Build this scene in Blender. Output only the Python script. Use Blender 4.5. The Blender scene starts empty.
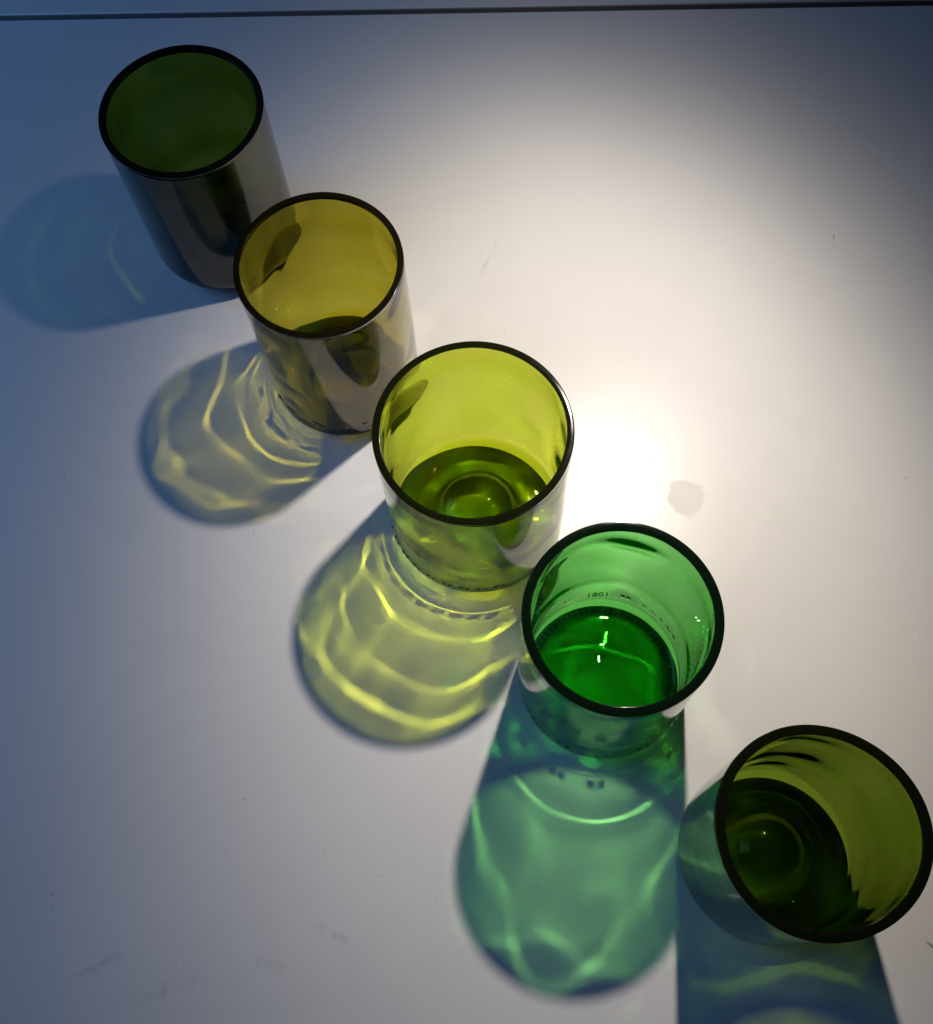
import bpy, math, random
import numpy as np
from mathutils import Vector, Matrix

# ------------------------------------------------------------------ set-up
sc = bpy.context.scene
col = sc.collection
CM = 0.01
sc.render.engine = 'CYCLES'
cy = sc.cycles
cy.use_adaptive_sampling = False
cy.use_denoising = True
cy.denoiser = 'OPENIMAGEDENOISE'
cy.denoising_input_passes = 'RGB_ALBEDO_NORMAL'
cy.denoising_prefilter = 'ACCURATE'
cy.max_bounces = 16
cy.diffuse_bounces = 2
cy.glossy_bounces = 8
cy.transmission_bounces = 14
cy.transparent_max_bounces = 8
cy.caustics_reflective = True
cy.caustics_refractive = True
cy.sample_clamp_indirect = 0.0
cy.blur_glossy = 0.15
cy.use_guiding = True
cy.use_surface_guiding = True
cy.use_volume_guiding = False
cy.surface_guiding_probability = 0.7
cy.guiding_training_samples = 128
vs = sc.view_settings
vs.view_transform = 'Standard'
vs.look = 'None'
vs.exposure = 0.0
vs.gamma = 1.0
vs.use_curve_mapping = False

# ------------------------------------------------------------------ node helpers
class Nodes:
    def __init__(self, mat):
        self.t = mat.node_tree
        self.n = mat.node_tree.nodes
    def new(self, kind, **kw):
        n = self.n.new(kind)
        for k, v in kw.items():
            setattr(n, k, v)
        return n
    def link(self, a, b):
        self.t.links.new(a, b)
    def math(self, op, a, b=None, c=None, clamp=False):
        n = self.new('ShaderNodeMath', operation=op, use_clamp=clamp)
        for i, v in enumerate((a, b, c)):
            if v is None:
                continue
            if isinstance(v, (int, float)):
                n.inputs[i].default_value = v
            else:
                self.link(v, n.inputs[i])
        return n.outputs[0]
    def mapr(self, v, a, b, c=0.0, d=1.0):
        n = self.new('ShaderNodeMapRange')
        self.link(v, n.inputs['Value'])
        for k, x in (('From Min', a), ('From Max', b), ('To Min', c), ('To Max', d)):
            n.inputs[k].default_value = x
        return n.outputs['Result']
    def mixc(self, f, a, b):
        n = self.new('ShaderNodeMix', data_type='RGBA')
        if isinstance(f, (int, float)):
            n.inputs[0].default_value = f
        else:
            self.link(f, n.inputs[0])
        for i, v in ((6, a), (7, b)):
            if isinstance(v, tuple):
                n.inputs[i].default_value = v
            else:
                self.link(v, n.inputs[i])
        return n.outputs[2]

def material(name):
    m = bpy.data.materials.new(name)
    m.use_nodes = True
    m.node_tree.nodes.clear()
    return m

def glass_material(name, trans, thick, rough=0.0, volume=True):
    """Bottle glass: clear surface, colour from absorption along the path (trans = what one wall lets through)."""
    m = material(name)
    N = Nodes(m)
    out = N.new('ShaderNodeOutputMaterial')
    g = N.new('ShaderNodeBsdfGlass')
    g.inputs['IOR'].default_value = 1.52
    g.inputs['Roughness'].default_value = rough
    g.inputs['Color'].default_value = (1, 1, 1, 1)
    N.link(g.outputs[0], out.inputs['Surface'])
    if volume:
        sig = [-math.log(t) / thick for t in trans]
        D = max(sig)
        a = N.new('ShaderNodeVolumeAbsorption')
        a.inputs['Color'].default_value = (*[1 - s / D for s in sig], 1)
        a.inputs['Density'].default_value = D
        N.link(a.outputs[0], out.inputs['Volume'])
    else:
        g.inputs['Color'].default_value = (*[t ** 0.25 for t in trans], 1)
    return m

def rim_material(name, colour):
    m = material(name)
    N = Nodes(m)
    out = N.new('ShaderNodeOutputMaterial')
    p = N.new('ShaderNodeBsdfPrincipled')
    p.inputs['Base Color'].default_value = (*colour, 1)
    p.inputs['IOR'].default_value = 1.45
    p.inputs['Specular IOR Level'].default_value = .4
    tc = N.new('ShaderNodeTexCoord')
    nz = N.new('ShaderNodeTexNoise')
    nz.inputs['Scale'].default_value = 140
    nz.inputs['Detail'].default_value = 3
    N.link(tc.outputs['Object'], nz.inputs['Vector'])
    N.link(N.mapr(nz.outputs['Fac'], 0.3, 0.75, 0.07, 0.13), p.inputs['Roughness'])
    N.link(p.outputs[0], out.inputs['Surface'])
    return m

# marks on the laminate: (x cm, y cm, half length, half width, angle deg, strength, noise cut)
MARKS = [
    (19.99, 32.9, .28, .05, 75, .75), (19.93, 32.35, .08, .05, 60, .7),
    (-19.26, 22.84, .22, .04, 70, .7), (-15.95, 19.62, .16, .04, 20, .45), (-12.98, 10.36, .10, .06, 0, .45),
    (-10.55, 6.91, .16, .05, -40, .6), (-10.1, 19.28, .30, .03, 80, .45), (-9.59, 3.86, .22, .025, 15, .4),
    (-18.74, 3.63, .09, .07, 50, .7), (-18.7, 3.2, .06, .06, 0, .6), (-11.41, 4.69, .10, .03, 0, .45),
    (-8.26, 2.43, .35, .02, 40, .35), (17.4, -1.06, .30, .09, -40, .85), (20.77, 19.35, .07, .05, 0, .6),
    (-7.2, 4.6, .4, .018, 100, .4), (-4.9, 3.3, .5, .02, 12, .35), (-13.7, 14.2, .05, .05, 0, .5),
    (-6.2, 12.4, .06, .04, 0, .4), (3.4, 3.2, .05, .04, 0, .4), (14.6, 17.0, .05, .04, 0, .45),
    (-21.6, 9.0, .06, .05, 0, .5), (8.2, 37.9, .06, .05, 0, .35), (-16.5, 15.6, .05, .04, 0, .5),
    (-2.6, 2.2, .12, .03, 120, .4), (-12.2, 1.2, .25, .02, 35, .4), (22.3, 27.4, .05, .05, 0, .4),
]
SMEARS = [(-16.6, 0.75, 1.3, .32, 18, .40), (-7.0, 1.25, 1.2, .28, -32, .34), (2.1, 33.2, 1.7, .16, 62, .42),
          (0.9, 30.9, .9, .10, 35, .22), (-9.6, 0.2, 1.4, .3, -20, .2), (-13.8, -0.4, 2.0, .4, 10, .25)]

def table_material():
    m = material('white laminate')
    N = Nodes(m)
    out = N.new('ShaderNodeOutputMaterial')
    p = N.new('ShaderNodeBsdfPrincipled')
    tc = N.new('ShaderNodeTexCoord')
    co = tc.outputs['Object']
    # distort the coordinates a little so that marks have ragged outlines
    nz = N.new('ShaderNodeTexNoise')
    nz.inputs['Scale'].default_value = 420
    nz.inputs['Detail'].default_value = 4
    N.link(co, nz.inputs['Vector'])
    sub = N.new('ShaderNodeVectorMath', operation='SUBTRACT')
    N.link(nz.outputs['Color'], sub.inputs[0]); sub.inputs[1].default_value = (.5, .5, .5)
    scl = N.new('ShaderNodeVectorMath', operation='SCALE')
    N.link(sub.outputs[0], scl.inputs[0]); scl.inputs['Scale'].default_value = 0.0022
    add = N.new('ShaderNodeVectorMath', operation='ADD')
    N.link(co, add.inputs[0]); N.link(scl.outputs[0], add.inputs[1])
    wob = add.outputs[0]

    def ellipse(x, y, a, b, ang, soft0=0.55, soft1=1.0):
        mp = N.new('ShaderNodeMapping', vector_type='TEXTURE')
        mp.inputs['Location'].default_value = (x * CM, y * CM, 0)
        mp.inputs['Rotation'].default_value = (0, 0, math.radians(ang))
        mp.inputs['Scale'].default_value = (a * CM, b * CM, 1)
        N.link(wob, mp.inputs['Vector'])
        ln = N.new('ShaderNodeVectorMath', operation='LENGTH')
        sp = N.new('ShaderNodeVectorMath', operation='MULTIPLY')
        N.link(mp.outputs[0], sp.inputs[0]); sp.inputs[1].default_value = (1, 1, 0)
        N.link(sp.outputs[0], ln.inputs[0])
        return N.mapr(ln.outputs['Value'], soft0, soft1, 1.0, 0.0)

    dark = None
    for (x, y, a, b, ang, s) in MARKS:
        e = N.math('MULTIPLY', ellipse(x, y, a * .8, b * .8, ang, .3, 1.1), s * .8)
        dark = e if dark is None else N.math('MAXIMUM', dark, e)
    grain = N.new('ShaderNodeTexNoise')
    grain.inputs['Scale'].default_value = 160
    grain.inputs['Detail'].default_value = 6
    grain.inputs['Roughness'].default_value = .7
    N.link(co, grain.inputs['Vector'])
    gr = N.mapr(grain.outputs['Fac'], .45, .65)
    for (x, y, a, b, ang, s) in SMEARS:
        e = N.math('MULTIPLY', ellipse(x, y, a, b, ang, .1, 1.0), gr)
        dark = N.math('MAXIMUM', dark, N.math('MULTIPLY', e, s))
    # sparse tiny specks of dirt all over
    vor = N.new('ShaderNodeTexVoronoi')
    vor.inputs['Scale'].default_value = 46
    N.link(co, vor.inputs['Vector'])
    sepv = N.new('ShaderNodeSeparateColor')
    N.link(vor.outputs['Color'], sepv.inputs[0])
    speck = N.math('MULTIPLY', N.mapr(vor.outputs['Distance'], .010, .022, 1, 0), N.math('GREATER_THAN', sepv.outputs[0], .80))
    dark = N.math('MAXIMUM', dark, N.math('MULTIPLY', speck, .45))
    # dried spill
    nz2 = N.new('ShaderNodeTexNoise')
    nz2.inputs['Scale'].default_value = 95
    nz2.inputs['Detail'].default_value = 2
    N.link(co, nz2.inputs['Vector'])
    mp = N.new('ShaderNodeMapping', vector_type='TEXTURE')
    mp.inputs['Location'].default_value = (10.38 * CM, 19.25 * CM, 0)
    mp.inputs['Scale'].default_value = (.92 * CM, 1.08 * CM, 1)
    N.link(co, mp.inputs['Vector'])
    ln = N.new('ShaderNodeVectorMath', operation='LENGTH')
    N.link(mp.outputs[0], ln.inputs[0])
    rad = N.math('ADD', ln.outputs['Value'], N.math('MULTIPLY', N.math('SUBTRACT', nz2.outputs['Fac'], .5), 1.1))
    spill = N.mapr(rad, .78, .98, 1, 0)
    # faint tonal mottling of the laminate
    mot = N.new('ShaderNodeTexNoise')
    mot.inputs['Scale'].default_value = 14
    mot.inputs['Detail'].default_value = 5
    N.link(co, mot.inputs['Vector'])
    base = N.mixc(N.mapr(mot.outputs['Fac'], .3, .7), (.755, .745, .73, 1), (.785, .775, .76, 1))
    base = N.mixc(N.math('MULTIPLY', spill, .22), base, (.74, .69, .61, 1))
    base = N.mixc(dark, base, (.10, .095, .09, 1))
    N.link(base, p.inputs['Base Color'])
    fin = N.new('ShaderNodeTexNoise')
    fin.inputs['Scale'].default_value = 60
    fin.inputs['Detail'].default_value = 6
    N.link(co, fin.inputs['Vector'])
    rough = N.mapr(fin.outputs['Fac'], .3, .7, .30, .36)
    rough = N.math('ADD', rough, N.math('MULTIPLY', spill, .10))
    N.link(rough, p.inputs['Roughness'])
    p.inputs['IOR'].default_value = 1.48
    spec = N.math('SUBTRACT', .5, N.math('MULTIPLY', spill, .14))
    N.link(spec, p.inputs['Specular IOR Level'])
    peel = N.new('ShaderNodeTexNoise')
    peel.inputs['Scale'].default_value = 700
    peel.inputs['Detail'].default_value = 2
    N.link(co, peel.inputs['Vector'])
    bp = N.new('ShaderNodeBump')
    bp.inputs['Strength'].default_value = .06
    bp.inputs['Distance'].default_value = .0002
    N.link(peel.outputs['Fac'], bp.inputs['Height'])
    N.link(bp.outputs[0], p.inputs['Normal'])
    N.link(p.outputs[0], out.inputs['Surface'])
    return m

def seam_material():
    m = material('dark seam strip')
    N = Nodes(m)
    out = N.new('ShaderNodeOutputMaterial')
    p = N.new('ShaderNodeBsdfPrincipled')
    tc = N.new('ShaderNodeTexCoord')
    nz = N.new('ShaderNodeTexNoise')
    nz.inputs['Scale'].default_value = 90
    N.link(tc.outputs['Object'], nz.inputs['Vector'])
    N.link(N.mixc(nz.outputs['Fac'], (.07, .06, .062, 1), (.12, .105, .10, 1)), p.inputs['Base Color'])
    p.inputs['Roughness'].default_value = .55
    N.link(p.outputs[0], out.inputs['Surface'])
    return m

# ------------------------------------------------------------------ object helpers
def tag(o, label, cat, group=None):
    o['label'] = label
    o['category'] = cat
    if group:
        o['group'] = group

def empty(name, loc, rz=0.0):
    o = bpy.data.objects.new(name, None)
    o.empty_display_size = .02
    o.location = loc
    o.rotation_euler = (0, 0, rz)
    col.objects.link(o)
    return o

def mesh_obj(name, verts, faces, mat, parent=None, smooth=True, normals=None):
    me = bpy.data.meshes.new(name)
    me.from_pydata([tuple(v) for v in verts], [], faces)
    me.materials.append(mat)
    if smooth:
        me.polygons.foreach_set('use_smooth', [True] * len(me.polygons))
    me.update()
    o = bpy.data.objects.new(name, me)
    col.objects.link(o)
    if parent:
        o.parent = parent
    return o

# ------------------------------------------------------------------ the glasses
def smooth_noise(rng, nmodes, lo=1):
    amps = [(rng.gauss(0, 1) / math.sqrt(k), rng.uniform(0, 2 * math.pi), k) for k in range(lo, lo + nmodes)]
    return lambda th: sum(a * np.cos(k * th + ph) for a, ph, k in amps)

def curve_through(pts, n):
    """Smooth monotone-ish curve r,z through control points (Catmull-Rom)."""
    P = [np.array(p, float) for p in pts]
    P = [2 * P[0] - P[1]] + P + [2 * P[-1] - P[-2]]
    out = []
    for i in range(1, len(P) - 2):
        for k in range(n):
            t = k / n
            a, b, c, d = P[i - 1], P[i], P[i + 1], P[i + 2]
            out.append(.5 * (2 * b + (c - a) * t + (2 * a - 5 * b + 4 * c - d) * t * t + (3 * b - a - 3 * c + d) * t ** 3))
    out.append(P[-2])
    return out

def build_body(name, mat, parent, R, h, t, rb, heel_h, punt, inner, seed, wob=.25, wave=.12, segs=320,
               stipple=0, teeth=1.0, bumps=(), lens=(), heel_pow=1.0, rim_h=.18, egg=None):
    """Closed shell turned on an upright axis. All lengths in cm. punt / inner: control points (r, z)."""
    rng = random.Random(seed)
    th = np.linspace(0, 2 * np.pi, segs, endpoint=False)
    rows = []                                            # (r array, z array)
    top = h - rim_h
    # -- outside: punt, bearing ring, heel, wall
    for (r, z) in curve_through(punt + [(rb - .25, .07)], 10):
        if r > 1e-6:
            rows.append(['o', r, z])
    for a in np.linspace(-.9, 0, 7):                     # small round of the bearing ring
        rows.append(['b', rb + .22 * math.sin(a) * 1.0, .10 * (1 - math.cos(a))])
    for a in np.linspace(0, math.pi / 2, 26)[1:]:
        rows.append(['b' if a < .35 else 'h', rb + (R - rb) * math.sin(a) ** heel_pow, heel_h * (1 - math.cos(a))])
    z = heel_h
    zs = []
    step = .035 if bumps else .15
    while z < min(2.6, top - .5):
        z += step
        zs.append(z)
    zs += list(np.linspace(zs[-1], top, 60)[1:])
    for z in zs:
        rows.append(['w', R, z])
    n_out = len(rows)
    # -- inside: wall, then the floor
    f_r, f_z = inner[-1]
    for z in np.linspace(top, f_z + .06, 130):
        rows.append(['i', R - t, z])
    for (r, z) in reversed(curve_through(inner, 12)):
        if r > 1e-6:
            rows.append(['f', r, z])
    n1 = smooth_noise(rng, 5, 1)
    n2 = smooth_noise(rng, 7, 2)
    n3 = smooth_noise(rng, 9, 3)
    ph = rng.uniform(0, 6.28)
    n6 = smooth_noise(rng, 14, 9)
    n4 = [smooth_noise(rng, 6, 1) for _ in lens]
    n5 = [smooth_noise(rng, 8, 2) for _ in lens]
    V = []
    for kind, r, z in rows:
        rr = np.full(segs, r); zz = np.full(segs, z)
        if kind == 'w':
            rr = rr + .010 * n1(th) * min(1, (z - heel_h) / 2)
        if kind in 'wh':
            for (bt, bz, wt, wz, amp) in bumps:          # (angle deg, height, half angle deg, half height, relief)
                if abs(z - bz) < 3.2 * wz:
                    d = (th - math.radians(bt) + np.pi) % (2 * np.pi) - np.pi
                    q = (d / math.radians(wt)) ** 2
                    rr = rr + amp * np.exp(-(q * q)) * math.exp(-(((z - bz) / wz) ** 4))
        if kind == 'i':
            k = min(1.0, max(0.0, (top - z) / 3.0)); k = k * k * (3 - 2 * k)
            k2 = min(1.0, max(0.0, (z - f_z) / 1.5)); k2 = k2 * k2 * (3 - 2 * k2)
            zn = (z - f_z) / (top - f_z)
            rr = rr - (.035 * wob * n2(th + .35 * zn) + .030 * wob * n3(th - .8 * zn) * math.sin(2.2 * zn + ph)
                       + .030 * wave * math.sin(9.5 * zn + 1.2 * ph) + .02 * wave * np.sin(15 * zn + 2 * ph + np.cos(th + ph))) * (.25 + .75 * k) * k2
            rr = rr - (.0016 + .0012 * wave) * n6(th + .12 * math.sin(3 * zn)) * k2 * (.4 + .6 * math.cos(2.6 * zn + ph) ** 2)
            for q, (lz, sg, amp, am, dz) in enumerate(lens):   # slow swellings of the wall: depth from the top, width, relief, unevenness, tilt
                zc = top - lz + dz * n4[q](th)
                rr = rr - amp * (1 + am * n5[q](th)) * np.exp(-((z - zc) / sg) ** 2)
        if kind in 'bo' and stipple and kind == 'b':
            c = (np.cos(stipple * th) * .5 + .5) ** 1.5
            zz = zz + .10 * teeth * (1 - c)
            rr = rr + .045 * teeth * c
        if kind == 'f':
            zz = zz + .012 * wob * n2(th) * min(1, r / 1.5) + .0022 * math.sin(13 * r + seed) * min(1, r)
        V.append((rr, zz))
    if egg:
        pass
    verts, faces = [], []
    for rr, zz in V:
        e = 1.0
        for j in range(segs):
            a = th[j]
            k = 1.0
            if egg:
                k = 1 + egg[0] * math.cos(2 * (a - egg[1])) + egg[2] * math.cos(3 * (a - egg[3]))
                w = max(0.0, min(1.0, (zz[j]) / h))
                k = 1 + (k - 1) * w
            verts.append((rr[j] * k * math.cos(a) * CM, rr[j] * k * math.sin(a) * CM, zz[j] * CM))
    nr = len(V)
    for i in range(nr - 1):
        for j in range(segs):
            j2 = (j + 1) % segs
            faces.append((i * segs + j, i * segs + j2, (i + 1) * segs + j2, (i + 1) * segs + j))
    c0 = len(verts); verts.append((0, 0, punt[0][1] * CM))
    c1 = len(verts); verts.append((0, 0, inner[0][1] * CM))
    for j in range(segs):
        j2 = (j + 1) % segs
        faces.append((c0, j2, j))
        faces.append((c1, (nr - 1) * segs + j, (nr - 1) * segs + j2))
    o = mesh_obj(name, verts, faces, mat, parent)
    # keep the edge between wall and rim crisp
    me = o.data
    ed = me.attributes.new('sharp_edge', 'BOOLEAN', 'EDGE')
    sharp = {(n_out - 1), n_out}
    vals = [False] * len(me.edges)
    for e in me.edges:
        a, b = e.vertices
        if a // segs == b // segs and a // segs in sharp and max(a, b) < nr * segs:
            vals[e.index] = True
    ed.data.foreach_set('value', vals)
    return o

def build_rim(mat, parent, R, h, t, rim_h=.18, segs=256, egg=None, lip=.02, seed=1):
    rng = random.Random(seed)
    nz = smooth_noise(rng, 8, 3)
    th = np.linspace(0, 2 * np.pi, segs, endpoint=False)
    prof = []
    cr, hw = R - (t + lip) / 2 + .004, (t + lip) / 2
    z0 = h - rim_h + .004
    prof.append((cr - hw + lip, z0)); prof.append((cr + hw, z0))
    ch = .016                                            # flat sawn top with small polished edges
    for a in np.linspace(0, math.pi / 2, 6):
        prof.append((cr + hw - ch + ch * math.cos(a), h - ch + ch * math.sin(a)))
    for x in np.linspace(0, 1, 7)[1:-1]:
        prof.append((cr + (hw - ch) * (1 - 2 * x), h + .010 * math.sin(math.pi * x)))
    for a in np.linspace(math.pi / 2, math.pi, 6):
        prof.append((cr - hw + ch + ch * math.cos(a), h - ch + ch * math.sin(a)))
    verts, faces = [], []
    n = len(prof)
    for i, (r, z) in enumerate(prof):
        for j, a in enumerate(th):
            k = 1.0
            if egg:
                k = 1 + egg[0] * math.cos(2 * (a - egg[1])) + egg[2] * math.cos(3 * (a - egg[3]))
            q = float(nz(a)) * .006 if r < cr else 0
            verts.append(((r + q) * k * math.cos(a) * CM, (r + q) * k * math.sin(a) * CM, z * CM))
    for i in range(n):
        i2 = (i + 1) % n
        for j in range(segs):
            j2 = (j + 1) % segs
            faces.append((i * segs + j, i * segs + j2, i2 * segs + j2, i2 * segs + j))
    return mesh_obj('rim', verts, faces, mat, parent)

def lettering(text, mat, parent, R, theta, z, size, depth=.03):
    """Raised characters wrapped round the outside of the wall, read from outside."""
    cu = bpy.data.curves.new('lettering', 'FONT')
    cu.body = text
    cu.size = size
    cu.align_x = 'CENTER'
    cu.extrude = depth / 2
    cu.resolution_u = 3
    tmp = bpy.data.objects.new('lettering', cu)
    col.objects.link(tmp)
    bpy.context.view_layer.update()
    dg = bpy.context.evaluated_depsgraph_get()
    me = bpy.data.meshes.new_from_object(tmp.evaluated_get(dg))
    bpy.data.objects.remove(tmp)
    for v in me.vertices:
        a = theta + .62 * v.co.x / R
        r = R + .012 + depth / 2 + v.co.z
        v.co = Vector((r * math.cos(a) * CM, r * math.sin(a) * CM, (z + v.co.y) * CM))
    me.materials.clear()
    me.materials.append(mat)
    o = bpy.data.objects.new('embossed_lettering', me)
    col.objects.link(o)
    o.parent = parent
    return o

GROUP = 'row of tumblers cut from green bottles'
#          x       y       R      h
FIT = [(-11.199, 35.765, 3.677, 9.825), (-5.323, 27.152, 3.558, 9.90), (.507, 19.064, 3.976, 9.636),
       (5.355, 11.007, 3.680, 9.942), (11.241, 3.013, 3.639, 9.61)]
LABELS = [
    'darkest green glass tumbler, farthest back beside the dark table seam',
    'amber olive glass tumbler with a yellow brown shadow, beside the darkest green one',
    'lime yellow green glass tumbler with a domed base and bright yellow shadow',
    'bright emerald green glass tumbler with small raised lettering and green shadow',
    'dark olive glass tumbler with slightly uneven oval rim, nearest the camera',
]
TRANS = [(.20, .30, .045), (.65, .61, .10), (.74, .82, .14), (.29, .74, .26), (.33, .46, .07)]
RIMC = [(.003, .006, .004), (.008, .007, .002), (.007, .009, .002), (.002, .008, .003), (.005, .007, .002)]

def tumbler(i, **kw):
    x, y, R, h = FIT[i]
    t = kw.pop('t')
    lip = kw.pop('lip', .02)
    root = empty('tumbler', (x * CM, y * CM, .0003))
    tag(root, LABELS[i], 'tumbler', GROUP)
    g = glass_material('bottle glass', TRANS[i], t * CM)
    build_body('body', g, root, R, h, t, **kw)
    build_rim(rim_material('cut rim', RIMC[i]), root, R, h, t, egg=kw.get('egg'), lip=lip, seed=i)
    return root, g

def floor_profile(centre, R, t, fz, fr, n=9):
    """Inner floor: control points of the middle, then a flat to a round fillet that meets the wall."""
    rc = R - t - fr
    pts = list(centre) + [(rc - .25, fz), (rc, fz)]
    for a in np.linspace(0, math.pi / 2, n)[1:-1]:
        pts.append((rc + fr * math.sin(a), fz + fr * (1 - math.cos(a))))
    pts += [(R - t - .004, fz + fr * .97), (R - t, fz + fr + .12)]
    return pts

# very dark green, rounded heel
R0, R1, R2, R3, R4 = (f[2] for f in FIT)
tumbler(0, t=.30, rb=R0 - 1.15, heel_h=1.4, seed=11, wob=.15, wave=.1,
        lens=[(1.3, .85, .038, .35, .10), (4.0, 1.0, .004, .5, .25), (6.0, .95, .080, .3, .16)],
        punt=[(0, 1.1), (.8, .98), (1.6, .52), (2.1, .18)],
        inner=floor_profile([(0, 1.8), (.8, 1.65), (1.6, 1.05), (1.95, .75)], R0, .30, .62, 1.0))
# amber olive
bA = [(183, 1.55, 2.2, .16, 0.057), (205, 1.25, 2.0, .12, 0.057), (210, 1.60, 2.2, .17, 0.063), (222, 1.50, 5.2, .14, 0.057),
      (236, 1.20, 1.6, .05, 0.046), (246, 1.60, 2.4, .07, 0.057), (250, 1.40, 2.6, .13, 0.063), (263, 1.35, 1.5, .12, 0.057), (268, 1.45, 2.2, .12, 0.057), (284, 1.50, 2.0, .12, 0.046)]
tumbler(1, t=.25, rb=R1 - .75, heel_h=.8, seed=23, wob=.3, wave=.25, bumps=bA, segs=400,
        lens=[(1.25, .68, .026, .5, .14), (4.2, .85, .013, .6, .24), (6.3, .6, .016, .5, .12)],
        punt=[(0, .95), (.7, .88), (1.35, .55), (1.9, .2), (2.2, .12)],
        inner=floor_profile([(0, 1.5), (.7, 1.4), (1.2, 1.05), (1.45, .72), (1.65, .56), (1.9, .64), (2.1, .56)], R1, .25, .5, .55))
# lime
bL = []
for k in range(9):
    a = 186 + k * 11.5
    bL += [(a, 1.5, 1.5, .13, .06), (a + 3.8, 1.42, 1.3, .12, .055)]
tumbler(2, t=.21, lip=.09, rb=R2 - .9, heel_h=1.2, seed=37, wob=.3, wave=.2, bumps=bL, stipple=80, teeth=.45, segs=480,
        lens=[(1.15, .72, .031, .5, .15), (3.4, .5, .004, .6, .2), (6.2, .95, .026, .5, .13)],
        punt=[(0, 1.3), (.8, 1.2), (1.4, .82), (1.75, .42), (1.95, .22), (2.4, .12)],
        inner=floor_profile([(0, 2.2), (.8, 2.1), (1.45, 1.74), (1.85, 1.25), (2.02, .82), (2.14, .64), (2.35, .74)], R2, .21, .68, .55))
# emerald
bE = []
for a in (206, 236, 262, 291, 318):
    bE += [(a - 3.0, 1.35, 1.4, .14, .05), (a + 3.0, 1.35, 1.4, .14, .05)]
for a, w in ((20, 2.5), (27, 4), (35, 3), (43, 4.5), (51, 2.5), (64, 2), (68, 2), (108, 2), (112, 2)):
    bE += [(a, 1.38, w * .4, .05, .012), (a + w * .4, 1.45, .7, .16, .012)]
root4, g4 = tumbler(3, t=.33, rb=R3 - .62, heel_h=.7, seed=41, wob=.25, wave=.15, bumps=bE, stipple=72, segs=504,
        lens=[(1.1, .50, .030, .6, .25), (3.4, 1.0, .010, .8, .4), (6.4, .5, .020, .3, .08)],
        punt=[(0, .42), (1.0, .37), (1.9, .22), (2.4, .12)],
        inner=floor_profile([(0, .96), (1.2, .89), (2.0, .71), (2.4, .61)], R3, .33, .56, .45))
lettering('1081', rim_material('raised lettering', (.16, .50, .15)), root4, R3, math.radians(87), 1.0, .92)
# dark olive
tumbler(4, t=.33, rb=R4 - .8, heel_h=.85, seed=59, wob=.22, wave=.22, egg=(.012, math.radians(-20), .012, math.radians(-125)),
        lens=[(1.1, .7, .018, .5, .15), (4.8, 1.1, .026, .4, .15), (6.8, .8, .018, .3, .1)],
        punt=[(0, 1.4), (.6, 1.32), (1.2, .95), (1.7, .45), (2.1, .16)],
        inner=floor_profile([(0, 2.0), (.7, 1.9), (1.25, 1.52), (1.62, .98), (1.8, .6), (1.95, .46), (2.15, .56), (2.35, .6), (2.5, .5)], R4, .33, .42, .55))

# ------------------------------------------------------------------ the table
lam = table_material()
table = empty('table', (0, 0, 0))
tag(table, 'white laminate table under the glasses with a dark seam', 'table')
ang = math.atan2(47.75 - 52.40 + .28, 28.44 + 24.55)
yS = 50.20                                               # the seam at x = 0 (cm)
def slab(name, x0, x1, y0, y1, z0, z1, mat, bevel=.06):
    """A board lying along the seam, with rounded long edges; x along the seam, y away from the camera."""
    prof = []
    for cx, cy_, a0 in ((y1 - bevel, z1 - bevel, 0), (y0 + bevel, z1 - bevel, 90), (y0 + bevel, z0 + bevel, 180), (y1 - bevel, z0 + bevel, 270)):
        for k in range(6):
            a = math.radians(a0 + 18 * k)
            prof.append((cx + bevel * math.cos(a), cy_ + bevel * math.sin(a)))
    verts, faces = [], []
    n = len(prof)
    for x in (x0, x1):
        for (y, z) in prof:
            X = x * math.cos(ang) - y * math.sin(ang)
            Y = x * math.sin(ang) + y * math.cos(ang) + yS
            verts.append((X * CM, Y * CM, z * CM))
    for j in range(n):
        j2 = (j + 1) % n
        faces.append((j, n + j, n + j2, j2))
    faces.append(tuple(range(n)))
    faces.append(tuple(range(2 * n - 1, n - 1, -1)))
    o = mesh_obj(name, verts, faces, mat, table, smooth=False)
    for p in o.data.polygons:
        p.use_smooth = len(p.vertices) == 4 and p.area < 1e-2 * 1.5
    return o
slab('tabletop', -75, 75, -60, -.21, -2.5, 0, lam)
slab('adjoining_leaf', -75, 75, .21, 40, -2.5, 0, lam)
slab('seam_strip', -75, 75, -.20, .20, -2.4, -.09, seam_material(), bevel=.03)

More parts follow.
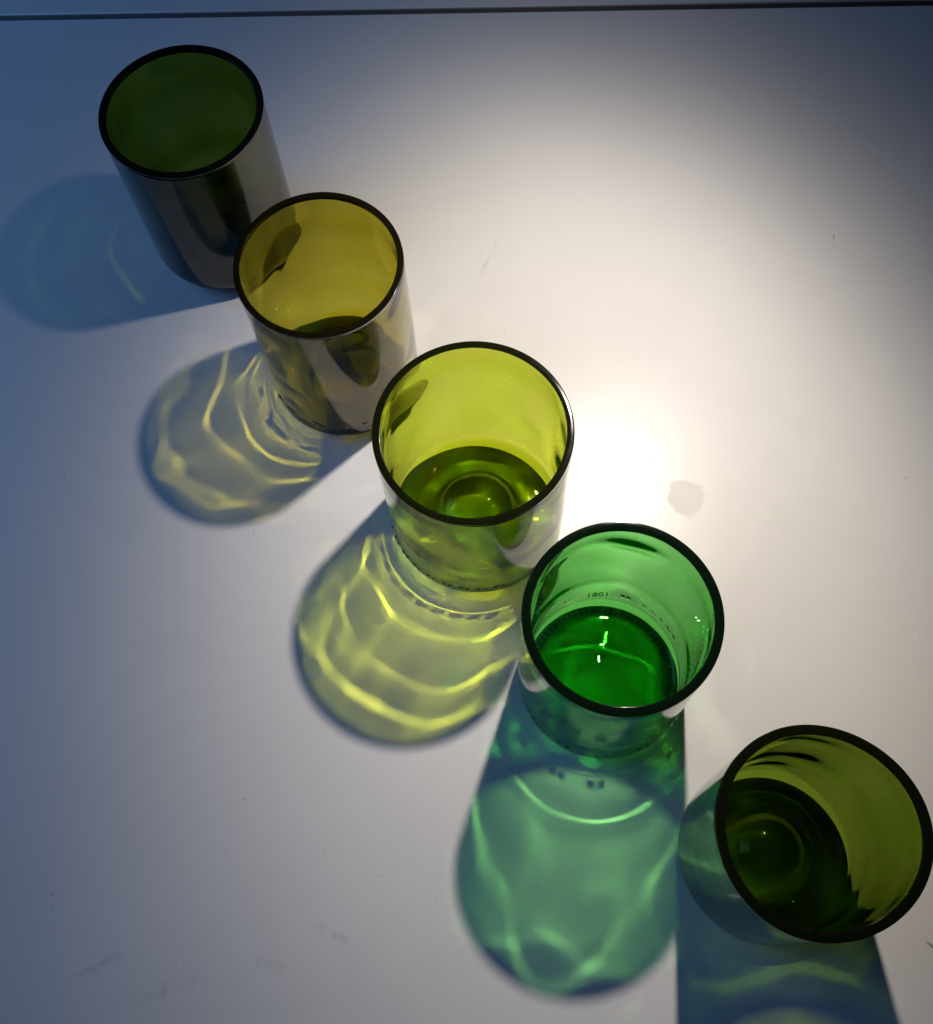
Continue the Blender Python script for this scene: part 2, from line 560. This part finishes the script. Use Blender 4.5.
# ------------------------------------------------------------------ light
def shaded_lamp(loc, target, energy, colour, a, b, power, radius, turn):
    """A shaded lamp out of the picture: a spot whose beam profile is an oval that fades towards the shade's edge."""
    d = bpy.data.lights.new('desk_lamp_light', 'SPOT')
    d.energy = energy; d.color = colour
    d.spot_size = math.radians(150); d.spot_blend = .5
    d.shadow_soft_size = radius
    d.use_nodes = True
    N = Nodes(d)
    N.n.clear()
    out = N.new('ShaderNodeOutputLight')
    em = N.new('ShaderNodeEmission')
    tc = N.new('ShaderNodeTexCoord')
    sp = N.new('ShaderNodeSeparateXYZ')
    N.link(tc.outputs['Normal'], sp.inputs[0])
    z = N.math('MAXIMUM', N.math('ABSOLUTE', sp.outputs[2]), 1e-3)
    u = N.math('DIVIDE', N.math('DIVIDE', sp.outputs[0], z), a)
    v = N.math('DIVIDE', N.math('DIVIDE', sp.outputs[1], z), b)
    r2 = N.math('ADD', N.math('MULTIPLY', u, u), N.math('MULTIPLY', v, v))
    f = N.math('DIVIDE', 1.0, N.math('ADD', 1.0, N.math('POWER', r2, power / 2)))
    N.link(f, em.inputs['Strength'])
    N.link(em.outputs[0], out.inputs['Surface'])
    o = bpy.data.objects.new('desk_lamp_light', d)
    z = (Vector(loc) - Vector(target)).normalized()
    x = Vector((0, 1, 0)).cross(z).normalized()
    y = z.cross(x)
    ca, sa = math.cos(math.radians(turn)), math.sin(math.radians(turn))
    x, y = x * ca + y * sa, y * ca - x * sa
    m = Matrix((x, y, z)).transposed().to_4x4()
    m.translation = Vector(loc)
    o.matrix_world = m
    col.objects.link(o)
    return o
shaded_lamp((.1196, .3563, .398), (.058, .193, 0), 7.4, (1.0, .90, .795), .412, .59, 5.0, .008, 4)

win = bpy.data.lights.new('window_light', 'AREA')
win.shape = 'RECTANGLE'; win.size = .7; win.size_y = .5
win.energy = 2.25
win.color = (.17, .43, 1.0)
wo = bpy.data.objects.new('window_light', win)
wo.location = (-.80, .40, .46)
wo.rotation_euler = (Vector((-.05, .2, 0)) - Vector(wo.location)).to_track_quat('-Z', 'Y').to_euler()
col.objects.link(wo)

w = bpy.data.worlds.new('World')
sc.world = w
w.use_nodes = True
bg = w.node_tree.nodes['Background']
bg.inputs['Color'].default_value = (.42, .55, .85, 1)
bg.inputs['Strength'].default_value = .016

# ------------------------------------------------------------------ camera (fitted to the rims, feet and shadows)
cam = bpy.data.cameras.new('camera')
co = bpy.data.objects.new('camera', cam)
cam.sensor_fit = 'HORIZONTAL'
cam.sensor_width = 36
cam.lens = 36 * 1135.36 / 933
cam.clip_start = .01
cam.clip_end = 20
r = Vector((.99677824, -.0747704, -.02902641)); u = Vector((.08020689, .92921579, .36072825)); f = Vector((0, .36189419, -.93221918))
M = Matrix((r, u, -f)).transposed().to_4x4()
M.translation = Vector((0, 0, .5))
co.matrix_world = M
col.objects.link(co)
sc.camera = co
sc.render.resolution_x = 933
sc.render.resolution_y = 1024
